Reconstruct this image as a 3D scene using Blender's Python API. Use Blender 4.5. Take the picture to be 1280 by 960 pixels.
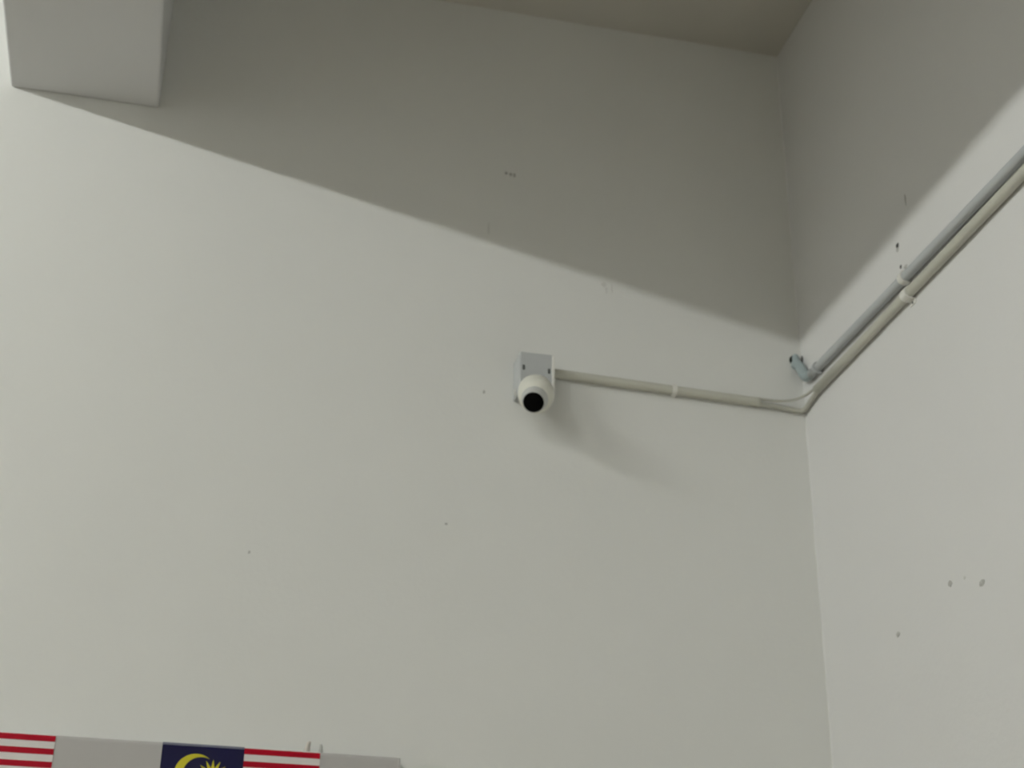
import bpy, bmesh, math, random
from mathutils import Vector, Matrix

# ------------------------------------------------------------------ reset
for o in list(bpy.data.objects):
    bpy.data.objects.remove(o, do_unlink=True)
scene = bpy.context.scene
C = scene.collection
random.seed(4)

# ------------------------------------------------------------------ camera
cam_data = bpy.data.cameras.new('camera')
cam_data.sensor_fit = 'HORIZONTAL'
cam_data.sensor_width = 36.0
cam_data.lens = 1895.9 / 1280 * 36.0
cam_data.clip_start = 0.05
cam_data.clip_end = 60
cam = bpy.data.objects.new('camera', cam_data)
C.objects.link(cam)
_r = Vector((0.97333329, -0.22897765, 0.01384004))
_d = Vector((0.11353611, 0.42843532, -0.89641103))
_f = Vector((0.19932853, 0.87407804, 0.44300759))
_m = Matrix((_r, -_d, -_f)).transposed().to_4x4()
_m.translation = Vector((-1.628, -3.5, 1.6))
cam.matrix_world = _m
scene.camera = cam
cam_data.dof.use_dof = True          # hand-held phone, focus a little short of the wall
cam_data.dof.focus_distance = 2.5
cam_data.dof.aperture_fstop = 5.6

# ------------------------------------------------------------------ world, exposure
world = bpy.data.worlds.new('night')
scene.world = world
world.use_nodes = True
world.node_tree.nodes['Background'].inputs['Color'].default_value = (0.02, 0.022, 0.026, 1)
world.node_tree.nodes['Background'].inputs['Strength'].default_value = 1.0
vs = scene.view_settings
vs.view_transform = 'Standard'
vs.look = 'None'
vs.gamma = 1.0
vs.use_curve_mapping = False
vs.exposure = 0.0

LAMP_STRENGTH = 242.0
LAMP_COLOR = (0.97, 1.0, 0.972)

# ------------------------------------------------------------------ room numbers
CEIL = 4.615            # ceiling height
XL, YF = -7.2, -9.0     # left wall, wall behind the viewer
BX0, BX1, BZ = -2.2126, -1.8255, 4.082   # beam sides and underside
LAMP_X = -4.326

# ------------------------------------------------------------------ materials
def nodes_of(m):
    m.use_nodes = True
    nt = m.node_tree
    return nt, nt.nodes, nt.links, nt.nodes['Principled BSDF']

def paint(name, color, rough=0.6, mottle=0.03, scale=2.5, bump=0.04, bscale=90, spec=0.3):
    m = bpy.data.materials.new(name)
    nt, N, L, b = nodes_of(m)
    b.inputs['Roughness'].default_value = rough
    b.inputs['Specular IOR Level'].default_value = spec
    tc = N.new('ShaderNodeTexCoord')
    n1 = N.new('ShaderNodeTexNoise'); n1.inputs['Scale'].default_value = scale
    n1.inputs['Detail'].default_value = 6
    L.new(tc.outputs['Object'], n1.inputs['Vector'])
    r = N.new('ShaderNodeValToRGB')
    lo = [c * (1 - mottle) for c in color]; hi = [min(1, c * (1 + mottle)) for c in color]
    r.color_ramp.elements[0].position = 0.3; r.color_ramp.elements[0].color = (*lo, 1)
    r.color_ramp.elements[1].position = 0.7; r.color_ramp.elements[1].color = (*hi, 1)
    L.new(n1.outputs['Fac'], r.inputs['Fac'])
    L.new(r.outputs['Color'], b.inputs['Base Color'])
    n2 = N.new('ShaderNodeTexNoise'); n2.inputs['Scale'].default_value = bscale
    n2.inputs['Detail'].default_value = 4
    L.new(tc.outputs['Object'], n2.inputs['Vector'])
    bp = N.new('ShaderNodeBump'); bp.inputs['Strength'].default_value = bump
    bp.inputs['Distance'].default_value = 0.01
    L.new(n2.outputs['Fac'], bp.inputs['Height'])
    L.new(bp.outputs['Normal'], b.inputs['Normal'])
    return m

def emitter(name, color, strength):
    m = bpy.data.materials.new(name)
    nt, N, L, b = nodes_of(m)
    b.inputs['Base Color'].default_value = (0.9, 0.9, 0.88, 1)
    b.inputs['Emission Color'].default_value = (*color, 1)
    b.inputs['Emission Strength'].default_value = strength
    return m

def tile_floor(name):
    m = bpy.data.materials.new(name)
    nt, N, L, b = nodes_of(m)
    tc = N.new('ShaderNodeTexCoord')
    br = N.new('ShaderNodeTexBrick')
    br.offset = 0.0
    br.inputs['Scale'].default_value = 1.0
    br.inputs['Brick Width'].default_value = 0.4
    br.inputs['Row Height'].default_value = 0.4
    br.inputs['Mortar Size'].default_value = 0.004
    br.inputs['Color1'].default_value = (0.29, 0.25, 0.18, 1)
    br.inputs['Color2'].default_value = (0.27, 0.235, 0.17, 1)
    br.inputs['Mortar'].default_value = (0.2, 0.185, 0.165, 1)
    L.new(tc.outputs['Object'], br.inputs['Vector'])
    L.new(br.outputs['Color'], b.inputs['Base Color'])
    b.inputs['Roughness'].default_value = 0.4
    return m

M = {
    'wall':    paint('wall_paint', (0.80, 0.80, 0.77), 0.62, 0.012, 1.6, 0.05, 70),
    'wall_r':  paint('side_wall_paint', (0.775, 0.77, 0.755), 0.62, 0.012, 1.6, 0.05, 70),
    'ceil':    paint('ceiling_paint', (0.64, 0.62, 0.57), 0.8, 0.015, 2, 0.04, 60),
    'beam':    paint('beam_paint', (0.70, 0.70, 0.70), 0.65, 0.012, 2, 0.05, 60),
    'floor':   tile_floor('floor_tiles'),
    'box':     paint('box_plastic', (0.52, 0.535, 0.535), 0.45, 0.01, 20, 0.0),
    'cream':   paint('camera_plastic', (0.78, 0.77, 0.69), 0.4, 0.01, 20, 0.0),
    'nose':    paint('nose_plastic', (0.58, 0.585, 0.56), 0.45, 0.01, 20, 0.0),
    'black':   paint('black_glass', (0.003, 0.003, 0.003), 0.3, 0.0, 5, 0.0, spec=0.06),
    'dark':    paint('dark_gap', (0.035, 0.037, 0.032), 0.8, 0.1, 30, 0.0),
    'screw':   paint('screw_metal', (0.10, 0.105, 0.10), 0.5, 0.1, 60, 0.0),
    'pvc':     paint('cream_pvc', (0.60, 0.595, 0.52), 0.42, 0.02, 8, 0.01, 200),
    'grey':    paint('grey_pvc', (0.54, 0.56, 0.565), 0.42, 0.02, 8, 0.01, 200),
    'blue':    paint('blue_grey_pvc', (0.38, 0.45, 0.46), 0.45, 0.04, 20, 0.0),
    'clip':    paint('white_clip_plastic', (0.82, 0.81, 0.76), 0.4, 0.01, 20, 0.0),
    'cable':   paint('cable_sheath', (0.52, 0.515, 0.455), 0.5, 0.02, 20, 0.0),
    'putty':   paint('putty', (0.70, 0.70, 0.66), 0.8, 0.06, 60, 0.1, 200),
    'scuff':   paint('scuffed_plaster', (0.52, 0.515, 0.49), 0.85, 0.15, 120, 0.1, 300),
    'scuff2':  paint('faint_plaster', (0.69, 0.685, 0.655), 0.8, 0.08, 120, 0.1, 300),
    'board':   paint('board_laminate', (0.50, 0.485, 0.47), 0.5, 0.012, 3, 0.01, 60),
    'paper':   paint('flag_white', (0.76, 0.73, 0.71), 0.4, 0.02, 10, 0.0),
    'red':     paint('flag_red', (0.42, 0.002, 0.018), 0.45, 0.03, 10, 0.0, spec=0.15),
    'navy':    paint('flag_blue', (0.003, 0.002, 0.042), 0.32, 0.03, 10, 0.0, spec=0.35),
    'sheen':    paint('flag_painted_sheen', (0.17, 0.18, 0.225), 0.5, 0.06, 60, 0.0),  # navy lightened to grey-blue, light on the curled top put into the colour
    'yellow':  paint('flag_yellow', (0.62, 0.55, 0.03), 0.4, 0.03, 10, 0.0),
    'tape':    paint('sticky_tape', (0.66, 0.62, 0.57), 0.3, 0.03, 10, 0.0),
    'lamp':    emitter('lamp_tube', LAMP_COLOR, LAMP_STRENGTH),
    'lampbody': paint('lamp_metal', (0.8, 0.8, 0.8), 0.4, 0.01, 10, 0.0),
}

# ------------------------------------------------------------------ mesh helpers
def obj(name, bm, mat, parent=None, smooth=False):
    me = bpy.data.meshes.new(name)
    bmesh.ops.recalc_face_normals(bm, faces=bm.faces)
    bm.to_mesh(me); bm.free()
    if smooth:
        for p in me.polygons:
            p.use_smooth = True
    o = bpy.data.objects.new(name, me)
    me.materials.append(M[mat])
    C.objects.link(o)
    if parent:
        o.parent = parent
        # meshes are written in world coordinates; keep them there
        o.matrix_parent_inverse = Matrix.Translation(parent.location).inverted()
    return o

def thing(name, label, cat, loc, group=None):
    o = bpy.data.objects.new(name, None)
    o.empty_display_size = 0.05
    C.objects.link(o)
    o.location = loc
    tag(o, label, cat, group)
    return o

def tag(o, label=None, cat=None, group=None, kind=None):
    if label: o['label'] = label
    if cat: o['category'] = cat
    if group: o['group'] = group
    if kind: o['kind'] = kind
    return o

def box_bm(x0, x1, y0, y1, z0, z1, bevel=0.0, seg=2, bm=None):
    bm = bm or bmesh.new()
    r = bmesh.ops.create_cube(bm, size=1.0)
    for v in r['verts']:
        v.co = Vector(((x0 + x1) / 2 + v.co.x * (x1 - x0),
                       (y0 + y1) / 2 + v.co.y * (y1 - y0),
                       (z0 + z1) / 2 + v.co.z * (z1 - z0)))
    if bevel > 0:
        es = list({e for v in r['verts'] for e in v.link_edges})
        bmesh.ops.bevel(bm, geom=es, offset=bevel, segments=seg, affect='EDGES', profile=0.5)
    return bm

def frame(axis):
    a = Vector(axis).normalized()
    h = Vector((0, 0, 1)) if abs(a.z) < 0.9 else Vector((1, 0, 0))
    u = a.cross(h).normalized()
    return a, u, a.cross(u).normalized()

def lathe_bm(origin, axis, prof, n=32, bm=None):
    """prof: list of (distance along axis, radius)"""
    bm = bm or bmesh.new()
    a, u, w = frame(axis)
    o = Vector(origin)
    rings = []
    for t, r in prof:
        if r < 1e-6:
            rings.append([bm.verts.new(o + a * t)])
        else:
            rings.append([bm.verts.new(o + a * t + (u * math.cos(2 * math.pi * k / n) + w * math.sin(2 * math.pi * k / n)) * r)
                          for k in range(n)])
    for A, B in zip(rings, rings[1:]):
        for k in range(n):
            k2 = (k + 1) % n
            if len(A) == 1 and len(B) == 1: continue
            if len(A) == 1: bm.faces.new((A[0], B[k], B[k2]))
            elif len(B) == 1: bm.faces.new((A[k], A[k2], B[0]))
            else: bm.faces.new((A[k], A[k2], B[k2], B[k]))
    if len(rings[0]) > 1: bm.faces.new(rings[0][::-1])
    if len(rings[-1]) > 1: bm.faces.new(rings[-1])
    return bm

def tube_bm(pts, r, n=16, hollow=None):
    """Round tube swept along points (parallel transport). hollow: inner radius shown at the open ends."""
    bm = bmesh.new()
    P = [Vector(p) for p in pts]
    T = []
    for i in range(len(P)):
        a = P[max(0, i - 1)]; b = P[min(len(P) - 1, i + 1)]
        T.append((b - a).normalized())
    _, u, w = frame(T[0])
    rr = r if isinstance(r, (list, tuple)) else [r] * len(P)
    rings = []
    for i, p in enumerate(P):
        if i:
            q = T[i - 1].rotation_difference(T[i])
            u = q @ u
        w = T[i].cross(u).normalized()
        rings.append([bm.verts.new(p + (u * math.cos(2 * math.pi * k / n) + w * math.sin(2 * math.pi * k / n)) * rr[i]) for k in range(n)])
    for A, B in zip(rings, rings[1:]):
        for k in range(n):
            bm.faces.new((A[k], A[(k + 1) % n], B[(k + 1) % n], B[k]))
    bm.faces.new(rings[0][::-1]); bm.faces.new(rings[-1])
    return bm

def smooth_path(ctrl, n=10):
    P = [Vector(c) for c in ctrl]
    P = [P[0] * 2 - P[1]] + P + [P[-1] * 2 - P[-2]]
    out = []
    for i in range(1, len(P) - 2):
        for k in range(n):
            t = k / n
            p0, p1, p2, p3 = P[i - 1], P[i], P[i + 1], P[i + 2]
            out.append(0.5 * ((2 * p1) + (p2 - p0) * t + (2 * p0 - 5 * p1 + 4 * p2 - p3) * t * t + (3 * p1 - p0 - 3 * p2 + p3) * t ** 3))
    out.append(P[-2])
    return out

# ------------------------------------------------------------------ the room shell
T = 0.2
def struct(name, bm, mat, label, parent=None):
    o = obj(name, bm, mat, parent)
    tag(o, label, None, None, 'structure')
    return o

wall_back = struct('wall_back', box_bm(XL - T, T, 0, T, -T, CEIL + T), 'wall', 'tall off-white painted wall carrying the security camera')
wall_right = struct('wall_right', box_bm(0, T, YF - T, 0, -T, CEIL + T), 'wall_r', 'off-white side wall with two conduits running along it')
wall_left = struct('wall_left', box_bm(XL - T, XL, YF - T, 0, -T, CEIL + T), 'wall_r', 'off-white side wall beyond the lamps')
wall_front = struct('wall_front', box_bm(XL, 0, YF - T, YF, -T, CEIL + T), 'wall', 'off-white wall behind the viewer')
floor = struct('floor', box_bm(XL, 0, YF, 0, -T, 0), 'floor', 'beige tiled floor')
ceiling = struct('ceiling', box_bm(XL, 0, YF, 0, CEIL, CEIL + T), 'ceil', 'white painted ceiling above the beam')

# deep plastered beam under the ceiling, running away from the back wall
beam = struct('ceiling_beam', box_bm(BX0, BX1, YF, 0, BZ, CEIL, 0.007, 3), 'beam', 'deep white plastered beam running overhead into the back wall')

# uneven filler bead down the corner of the two walls
bm = bmesh.new()
prev = None
nz = 120
for i in range(nz + 1):
    z = 0.02 + (CEIL - 0.03) * i / nz
    s = 0.0028 + 0.0014 * math.sin(i * 1.7) * random.random() + 0.001 * random.random()
    vs_ = [bm.verts.new((-s, 0.001, z)), bm.verts.new((-s * 0.42, -s * 0.42, z)), bm.verts.new((0.001, -s * 1.1, z))]
    if prev and not 3.36 < z < 3.64:       # broken out around the conduit hole
        for k in range(2):
            bm.faces.new((prev[k], prev[k + 1], vs_[k + 1], vs_[k]))
    prev = vs_
obj('corner_filler', bm, 'wall_r', wall_right, True)

# ------------------------------------------------------------------ batten lamps on the ceiling, left of the beam
def batten(y0, y1, label):
    t = thing('batten_lamp', label, 'lamp', (LAMP_X, (y0 + y1) / 2, CEIL), 'batten lamps on the ceiling')
    obj('housing', box_bm(LAMP_X - 0.06, LAMP_X + 0.06, y0, y1, CEIL - 0.038, CEIL, 0.006), 'lampbody', t)
    zt = CEIL - 0.075
    obj('tube', tube_bm([(LAMP_X, y0 + 0.03, zt), (LAMP_X, y1 - 0.03, zt)], 0.019, 16), 'lamp', t, False)
    for y in (y0, y1 - 0.03):
        obj('tube_holder', box_bm(LAMP_X - 0.022, LAMP_X + 0.022, y, y + 0.03, CEIL - 0.098, CEIL - 0.036, 0.004), 'lampbody', t)
    return t
batten(-2.45, -1.05, 'white ceiling batten lamp nearest the back wall')
batten(-5.2, -3.8, 'white ceiling batten lamp in the middle of its row')
batten(-8.1, -6.7, 'white ceiling batten lamp farthest from the back wall')

# ------------------------------------------------------------------ security camera on its junction box
cx0, cx1, cz0, cz1, cd = -0.8270, -0.7345, 3.322, 3.4345, 0.075
sc = thing('security_camera', 'cream turret security camera with black lens on square grey wall box', 'security camera', (-0.78, 0, 3.32))
jb = obj('junction_box', box_bm(cx0, cx1, -cd, 0.0, cz0, cz1, 0.0035, 3), 'box', sc)
obj('cover_rim', box_bm(cx1 - 0.006, cx1 + 0.0012, -cd - 0.002, -cd + 0.012, cz0 + 0.002, cz1 - 0.003, 0.001), 'clip', jb)
for x, z in ((-0.8165, 3.3885), (-0.7485, 3.3855)):
    s = obj('screw', box_bm(x - 0.0042, x + 0.0042, -cd - 0.0015, -cd + 0.004, z - 0.0085, z + 0.0085, 0.0035, 3), 'screw', jb)
obj('knockout', lathe_bm((cx0 + 0.001, -0.03, cz0 + 0.014), (-1, 0, 0), [(0, 0.010), (0.004, 0.010), (0.005, 0.008)], 20), 'nose', jb)
P = Vector((-0.7885, -0.100, 3.2990))
ax = Vector((-0.288, -0.658, -0.695)).normalized()
# mounting collar reaching back into the box
back_dir = (Vector((-0.780, -0.045, 3.352)) - P).normalized()
obj('mounting_collar', lathe_bm(P, back_dir, [(-0.004, 0.0445), (0.018, 0.0465), (0.040, 0.0445), (0.052, 0.036)], 40), 'cream', sc, True)
R = 0.0465
prof = [(-R, 0.0)]
for k in range(1, 18):
    a = math.pi * k / 24
    prof.append((-R * math.cos(a), R * math.sin(a)))
prof += [(0.0315, 0.0340)]
body = obj('camera_body', lathe_bm(P, ax, prof, 40), 'cream', sc, True)
nose = obj('lens_hood', lathe_bm(P, ax, [(0.029, 0.0350), (0.0330, 0.0342), (0.0445, 0.0305), (0.0540, 0.0288), (0.0556, 0.0276)], 40), 'nose', sc)
obj('lens', lathe_bm(P, ax, [(0.050, 0.0268), (0.0562, 0.0268), (0.0575, 0.0245), (0.0588, 0.015), (0.0592, 0.0)], 40), 'black', nose, True)

# ------------------------------------------------------------------ conduits
PR = 0.0128
def saddle_clip(parent, c, along, into, up, r, w=0.013, tabs=(1, 1)):
    """half-round strap over a pipe; c = pipe centre, into = direction to the wall"""
    along, into, up = Vector(along), Vector(into), Vector(up)
    c = Vector(c)
    bm = bmesh.new()
    prof = []
    ro, th, tab = r + 0.0005, 0.0028, 0.014
    outer, inner = [], []
    wall = r
    if tabs[0]:
        outer.append(up * (ro + tab) + into * (wall - th)); inner.append(up * (ro + tab) + into * wall)
    outer.append(up * (ro + th) + into * (wall - th)); inner.append(up * ro + into * wall)
    for k in range(13):
        a = math.pi * k / 12
        d = up * math.cos(a) - into * math.sin(a)
        outer.append(d * (ro + th)); inner.append(d * ro)
    outer.append(-up * (ro + th) + into * (wall - th)); inner.append(-up * ro + into * wall)
    if tabs[1]:
        outer.append(-up * (ro + tab) + into * (wall - th)); inner.append(-up * (ro + tab) + into * wall)
    S = []
    for s in (-w / 2, w / 2):
        S.append(([bm.verts.new(c + p + along * s) for p in outer], [bm.verts.new(c + p + along * s) for p in inner]))
    n = len(outer)
    for i in range(n - 1):
        bm.faces.new((S[0][0][i], S[0][0][i + 1], S[1][0][i + 1], S[1][0][i]))
        bm.faces.new((S[0][1][i], S[1][1][i], S[1][1][i + 1], S[0][1][i + 1]))
        for q in (0, 1):
            bm.faces.new((S[q][0][i], S[q][1][i], S[q][1][i + 1], S[q][0][i + 1]))
    for i in (0, n - 1):
        bm.faces.new((S[0][0][i], S[1][0][i], S[1][1][i], S[0][1][i]))
    o = obj('clip', bm, 'clip', parent)
    for sgn, t in ((1, tabs[0]), (-1, tabs[1])):
        if t:
            p = c + up * sgn * (ro + tab * 0.62) + into * (wall - th)
            obj('screw', lathe_bm(p, -into, [(-0.001, 0.0034), (0.001, 0.0030), (0.0016, 0.0)], 12), 'screw', o)
    return o

def pipe(name, label, cat, p0, p1, r, mat):
    t = thing(name, label, cat, p0)
    n = 24
    a, b = Vector(p0), Vector(p1)
    obj('pipe', tube_bm([a.lerp(b, k / n) for k in range(n + 1)], r, 20), mat, t, True)
    return t

# on the back wall, from the camera box to near the corner
A = Vector((-0.737, -PR, 3.4135)); B = Vector((-0.140, -PR, 3.3995))
cb = pipe('conduit', 'cream plastic conduit running from the camera box towards the corner', 'conduit', A, B, PR, 'pvc')
saddle_clip(cb, A.lerp(B, (0.385 - 0.737) / (0.140 - 0.737)), (B - A).normalized(), (0, 1, 0), (0, 0, 1), PR, 0.012, (0, 0))
obj('end_socket', tube_bm([B - (B - A).normalized() * 0.012, B], 0.0140, 20), 'pvc', cb, True)

# lower one on the right wall
A2 = Vector((-PR, -0.112, 3.407)); B2 = Vector((-PR, -5.6, 3.407))
cr = pipe('conduit', 'cream plastic conduit on the right wall, lower of the pair', 'conduit', A2, B2, PR, 'pvc')
saddle_clip(cr, (-PR, -0.647, 3.407), (0, 1, 0), (1, 0, 0), (0, 0, 1), PR, 0.026, (1, 1))
for y in (-1.9, -3.1, -4.3):
    saddle_clip(cr, (-PR, y, 3.407), (0, 1, 0), (1, 0, 0), (0, 0, 1), PR, 0.020, (1, 1))

# upper grey one, bending into a hole in the back wall
G, GX = 0.0125, -0.0135
gl = thing('conduit', 'grey plastic conduit on the right wall, upper of the pair, bending into a hole', 'conduit', (GX, -0.07, 3.466))
obj('pipe', tube_bm([(GX, -0.072 - k * 0.1, 3.466 - 0.020 * min(k * 0.1, 1.1) / 1.1) for k in range(0, 56)], G, 20), 'grey', gl, True)
path = smooth_path([(-0.0190, 0.004, 3.535), (-0.0190, -0.012, 3.531), (-0.0180, -0.028, 3.514), (-0.0165, -0.040, 3.492),
                    (-0.0155, -0.056, 3.473), (-0.0145, -0.085, 3.4658)], 6)
elb = obj('elbow', tube_bm(path, 0.0140, 20), 'blue', gl, True)
obj('tongue', tube_bm(smooth_path([(-0.0200, -0.0030, 3.5660), (-0.0195, -0.0060, 3.556), (-0.0190, -0.0090, 3.543), (-0.0190, -0.0120, 3.531)], 5),
                      [0.004, 0.006, 0.0075, 0.0085, 0.009, 0.0095, 0.010, 0.010, 0.0105, 0.011, 0.011, 0.0115, 0.012, 0.012, 0.0125, 0.0125], 14), 'blue', elb, True)
obj('wall_hole', lathe_bm((-0.0185, 0.0005, 3.5485), (0, -1, 0), [(0, 0.0178), (0.0012, 0.0172)], 28), 'dark', gl)
sleeve = saddle_clip(gl, (GX, -0.128, 3.4650), (0, 1, 0), (1, 0, 0), (0, 0, 1), G, 0.012, (0, 0))
sleeve.data.materials[0] = M['grey']
saddle_clip(gl, (GX, -0.640, 3.4558), (0, 1, 0), (1, 0, 0), (0, 0, 1), G, 0.018, (1, 0))
for y in (-1.92, -3.12, -4.32):
    saddle_clip(gl, (GX, y, 3.446), (0, 1, 0), (1, 0, 0), (0, 0, 1), G, 0.018, (1, 0))

# cables bridging the corner between the two cream conduits
tag(obj('cable', tube_bm(smooth_path([(-0.143, -0.0135, 3.3945), (-0.110, -0.0115, 3.3945), (-0.060, -0.0095, 3.3920), (-0.022, -0.0100, 3.3890),
                                       (-0.0105, -0.024, 3.3900), (-0.0105, -0.062, 3.3960), (-0.0125, -0.115, 3.4015)], 8), 0.0075, 14), 'cable', None, True),
    'thick cream cable tucked into the corner between the two conduits', 'cable')
tag(obj('cable', tube_bm(smooth_path([(-0.143, -0.0165, 3.4075), (-0.120, -0.0170, 3.4070), (-0.085, -0.0210, 3.4060), (-0.050, -0.034, 3.4075),
                                       (-0.027, -0.062, 3.4105), (-0.0180, -0.090, 3.4135), (-0.0150, -0.116, 3.4145)], 8), 0.0040, 12), 'cable', None, True),
    'thin grey-cream cable looping free across the corner above the thicker cable', 'cable')

# ------------------------------------------------------------------ board at the bottom of the frame
BT, BXR, BXL, BD, BR = 2.369, -1.092, -3.55, 0.042, 0.010   # top, right end, left end, depth, edge radius
bm = bmesh.new()
def board_profile(off=0.0):
    pr = [(0.0, 1.15), (0.0, BT + off)]
    pr = [(0.0, 1.15)]
    pr += [(0.0, BT), (-(BD - BR), BT)]
    for k in range(1, 9):
        a = math.pi / 2 * k / 8
        pr.append((-(BD - BR) - BR * math.sin(a), BT - BR + BR * math.cos(a)))
    pr += [(-BD, 1.15)]
    return pr
rings = [[bm.verts.new((x, y, z)) for y, z in board_profile()] for x in (BXL, BXL + 0.004, BXR - 0.004, BXR)]
n = len(rings[0])
for A_, B_ in zip(rings, rings[1:]):
    for k in range(n):
        bm.faces.new((A_[k], A_[(k + 1) % n], B_[(k + 1) % n], B_[k]))
bm.faces.new(rings[0]); bm.faces.new(rings[-1][::-1])
board = thing('wall_board', 'long off-white board on the back wall with flags over its top edge', 'board', (BXR, 0, 1.15))
obj('panel', bm, 'board', board)
obj('end_cap', box_bm(BXR - 0.001, BXR + 0.005, -BD - 0.001, 0, 1.15, BT - 0.002, 0.002), 'board', board)

# ------------------------------------------------------------------ flags draped over the board's top edge
FW, FST = 0.350, 0.0142
FH = FST * 14
ARC = BR * math.pi / 2
def flag_pt(x, v, off):
    """v = distance down the cloth from the hem lying on the board's top"""
    r = BR + off
    s = v - 0.012
    if s < 0:
        return Vector((x, -(BD - BR) - s * 1.0 * 0 + (-s), BT + off))
    if s < ARC:
        a = s / BR
        return Vector((x, -(BD - BR) - r * math.sin(a), BT - BR + r * math.cos(a)))
    return Vector((x, -(BD + off), BT - BR - (s - ARC)))

def patch(x0, x1, v0, v1, off, nx=6, hang=None):
    nv = max(2, int((v1 - v0) / 0.0035))
    bm = bmesh.new()
    def wav(x, v):
        return 0.0
    G1 = [[bm.verts.new(flag_pt(x0 + (x1 - x0) * i / nx, v0 + (v1 - v0) * j / nv, off)) for j in range(nv + 1)] for i in range(nx + 1)]
    G0 = [[bm.verts.new(flag_pt(x0 + (x1 - x0) * i / nx, v0 + (v1 - v0) * j / nv, off - 0.0004)) for j in range(nv + 1)] for i in range(nx + 1)]
    for i in range(nx):
        for j in range(nv):
            bm.faces.new((G1[i][j], G1[i + 1][j], G1[i + 1][j + 1], G1[i][j + 1]))
            bm.faces.new((G0[i][j], G0[i][j + 1], G0[i + 1][j + 1], G0[i + 1][j]))
    for i in range(nx):
        for j in (0, nv):
            bm.faces.new((G1[i][j], G0[i][j], G0[i + 1][j], G1[i + 1][j]))
    for j in range(nv):
        for i in (0, nx):
            bm.faces.new((G1[i][j], G1[i][j + 1], G0[i][j + 1], G0[i][j]))
    return bm

def strip_on_flag(A_, B_, off):
    """thin raised print between two outlines of (x, v) with the same count"""
    bm = bmesh.new()
    top = [[bm.verts.new(flag_pt(x, v, off)) for x, v in q] for q in (A_, B_)]
    low = [[bm.verts.new(flag_pt(x, v, off - 0.0004)) for x, v in q] for q in (A_, B_)]
    n = len(A_)
    for k in range(n - 1):
        bm.faces.new((top[0][k], top[0][k + 1], top[1][k + 1], top[1][k]))
        for q in (0, 1):
            bm.faces.new((top[q][k], low[q][k], low[q][k + 1], top[q][k + 1]))
    return bm

def star_on_flag(c, pts, off):
    bm = bmesh.new()
    cv = bm.verts.new(flag_pt(c[0], c[1], off))
    top = [bm.verts.new(flag_pt(x, v, off)) for x, v in pts]
    low = [bm.verts.new(flag_pt(x, v, off - 0.0004)) for x, v in pts]
    for k in range(len(pts)):
        k2 = (k + 1) % len(pts)
        bm.faces.new((cv, top[k], top[k2]))
        bm.faces.new((top[k], low[k], low[k2], top[k2]))
    return bm

HEM = 0.021       # white hem above the first stripe
def make_flag(x0, label):
    t = thing('national_flag', label, 'flag', (x0, -BD, BT - FH), 'striped flags along the board')
    obj('cloth', patch(x0, x0 + FW, 0.0, HEM + FH, 0.0008), 'paper', t)
    cw = FW * 0.515
    for k in range(14):
        if k % 2 == 0:
            xs = x0 + cw if k < 8 else x0
            v = HEM + k * FST
            obj('red_stripe', patch(xs, x0 + FW, v, v + FST * 0.92, 0.0013), 'red', t)
    can = obj('canton', patch(x0, x0 + cw, HEM + 0.003, HEM + 8 * FST + 0.006, 0.0013), 'navy', t)
    obj('painted_sheen', patch(x0, x0 + cw, HEM - 0.007, HEM + 0.003, 0.0013), 'sheen', t)  # highlight along the canton's curved top edge, painted as a grey-blue strip
    # crescent
    vc = HEM + 4 * FST + 0.009
    c1, r1 = (x0 + 0.077, vc), 0.0465
    c2, r2 = (x0 + 0.089, vc), 0.0400
    # intersection half-angles
    d = c2[0] - c1[0]
    xi = (d * d + r1 * r1 - r2 * r2) / (2 * d)
    yi = math.sqrt(max(0, r1 * r1 - xi * xi))
    a1 = math.atan2(yi, xi); a2 = math.atan2(yi, xi - d)
    oc = [a1 + 0.02 + (2 * math.pi - 2 * a1 - 0.04) * k / 40 for k in range(41)]
    ic = [a2 + 0.02 + (2 * math.pi - 2 * a2 - 0.04) * k / 40 for k in range(41)]
    obj('crescent', strip_on_flag([(c1[0] + r1 * math.cos(a), vc + r1 * math.sin(a)) for a in oc],
                                  [(c2[0] + r2 * math.cos(a), vc + r2 * math.sin(a)) for a in ic], 0.0019), 'yellow', can)
    st = []
    for k in range(28):
        a = math.pi * k / 14 + math.pi / 2
        r = 0.036 if k % 2 == 0 else 0.0175
        st.append((x0 + 0.114 + r * math.cos(a), vc + r * math.sin(a)))
    obj('star', star_on_flag((x0 + 0.114, vc), st, 0.0026), 'yellow', can)
    return t
make_flag(-1.621, 'striped flag with navy canton, crescent and star, nearest the board end')
make_flag(-1.850 - FW, 'flag at the left picture edge showing only its red and white stripes')

# little curls of tape holding the flag's right corner
def tape_curl(x, z, w, h, lean, label):
    bm = bmesh.new()
    n = 6
    F = []
    for dy in (0.0, 0.0008):
        F.append([[bm.verts.new((x + sx * w / 2 * (1 - 0.5 * j / n) + lean * (j / n) ** 2, -0.018 - dy - 0.010 * math.sin(j / n * 1.4), z + h * j / n)) for j in range(n + 1)] for sx in (-1, 1)])
    for q in range(2):
        for j in range(n):
            bm.faces.new((F[q][0][j], F[q][1][j], F[q][1][j + 1], F[q][0][j + 1]))
    for s in (0, 1):
        for j in range(n):
            bm.faces.new((F[0][s][j], F[1][s][j], F[1][s][j + 1], F[0][s][j + 1]))
    for j in (0, n):
        bm.faces.new((F[0][0][j], F[0][1][j], F[1][1][j], F[1][0][j]))
    o = obj('tape_strip', bm, 'tape', None, True)
    tag(o, label, 'tape')
    return o
tape_curl(-1.300, BT + 0.001, 0.016, 0.024, 0.004, 'pale tape curl standing on top of the flag near its right end')
o = tape_curl(-1.2685, BT + 0.000, 0.011, 0.020, -0.001, 'grey tape tab right at the corner of the flag')
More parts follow.
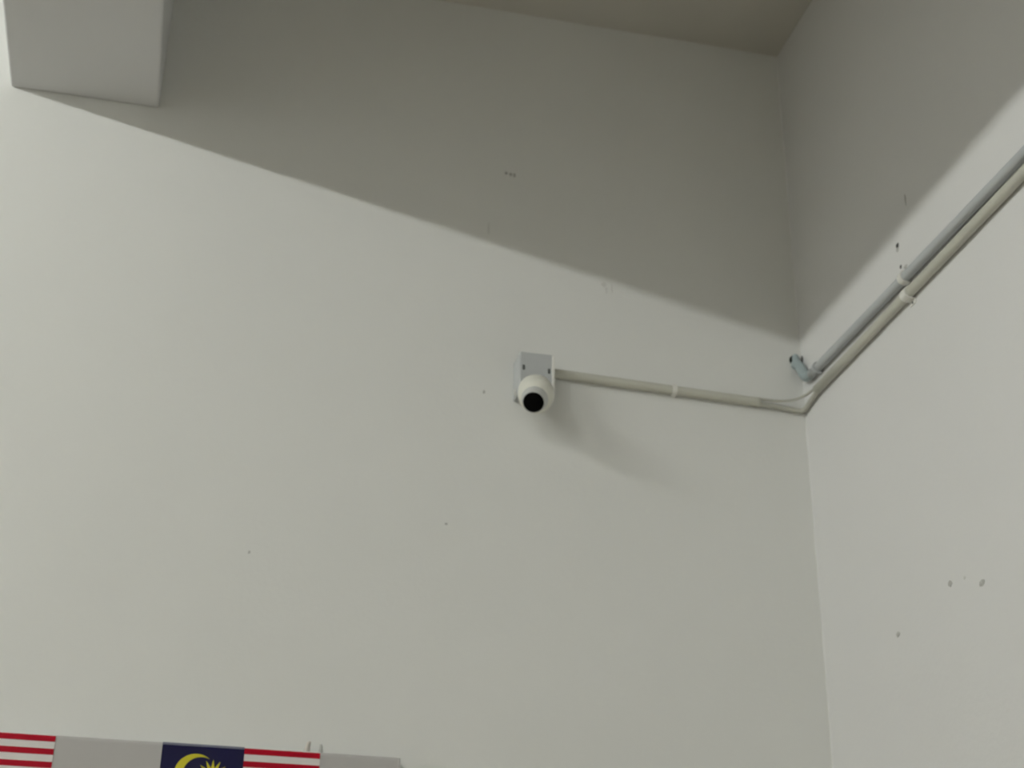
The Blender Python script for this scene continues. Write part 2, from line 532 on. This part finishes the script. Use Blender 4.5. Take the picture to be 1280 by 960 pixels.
o.data.materials[0] = M['nose']

# ------------------------------------------------------------------ marks on the walls
def blob(name, wall, c, w, h, mat, tilt=0.0, n=11, jag=0.35, thick=0.0012):
    """irregular flake or hole lying on a wall; wall is 'back' or 'right'"""
    bm = bmesh.new()
    top, low = [], []
    for k in range(n):
        a = 2 * math.pi * k / n
        r = 1 - jag * random.random()
        u, v = w / 2 * r * math.cos(a), h / 2 * r * math.sin(a)
        u, v = u * math.cos(tilt) - v * math.sin(tilt), u * math.sin(tilt) + v * math.cos(tilt)
        if wall == 'back':
            top.append(bm.verts.new((c[0] + u * 0.9, -thick, c[2] + v * 0.9))); low.append(bm.verts.new((c[0] + u, 0.001, c[2] + v)))
        else:
            top.append(bm.verts.new((-thick, c[1] + u * 0.9, c[2] + v * 0.9))); low.append(bm.verts.new((0.001, c[1] + u, c[2] + v)))
    bm.faces.new(top)
    for k in range(n):
        bm.faces.new((top[k], low[k], low[(k + 1) % n], top[(k + 1) % n]))
    return obj(name, bm, mat, wall_back if wall == 'back' else wall_right)

blob('paint_scuff', 'back', (-0.856, 0, 4.036), 0.012, 0.012, 'scuff')
blob('paint_scuff', 'back', (-0.843, 0, 4.034), 0.012, 0.016, 'scuff')
blob('paint_scuff', 'back', (-0.832, 0, 4.032), 0.010, 0.018, 'scuff')
blob('paint_scuff', 'back', (-0.903, 0, 3.846), 0.006, 0.050, 'scuff2')
blob('paint_scuff', 'back', (-0.573, 0, 3.714), 0.022, 0.020, 'scuff2', 0.5)
blob('paint_scuff', 'back', (-0.567, 0, 3.695), 0.008, 0.030, 'scuff2')
blob('paint_scuff', 'back', (-0.551, 0, 3.703), 0.008, 0.040, 'scuff2')
blob('paint_scuff', 'back', (-0.905, 0, 3.341), 0.008, 0.013, 'scuff')
blob('paint_scuff', 'back', (-1.470, 0, 2.843), 0.007, 0.010, 'scuff')
blob('paint_scuff', 'back', (-0.993, 0, 2.963), 0.009, 0.007, 'scuff')
blob('paint_scuff', 'right', (0, -0.660, 2.680), 0.020, 0.018, 'scuff')
blob('paint_scuff', 'right', (0, -0.789, 2.641), 0.030, 0.020, 'scuff')
blob('paint_scuff', 'right', (0, -0.722, 2.674), 0.010, 0.010, 'scuff2')
blob('paint_scuff', 'right', (0, -0.403, 2.643), 0.022, 0.016, 'scuff')
blob('paint_scuff', 'right', (0, -0.666, 3.664), 0.007, 0.045, 'scuff')
blob('screw_hole', 'right', (0, -0.602, 3.571), 0.018, 0.018, 'dark', 0.0, 11, 0.3, 0.0008)
blob('plaster_chip', 'right', (0, -0.600, 3.560), 0.018, 0.018, 'scuff')
blob('screw_hole', 'right', (0, -0.606, 3.508), 0.011, 0.014, 'screw', 0.0, 11, 0.3, 0.0008)
blob('plaster_chip', 'right', (0, -0.630, 3.494), 0.020, 0.018, 'scuff')
blob('plaster_gap', 'right', (0, -0.007, 3.552), 0.011, 0.028, 'dark', 0.0, 11, 0.2, 0.0008)
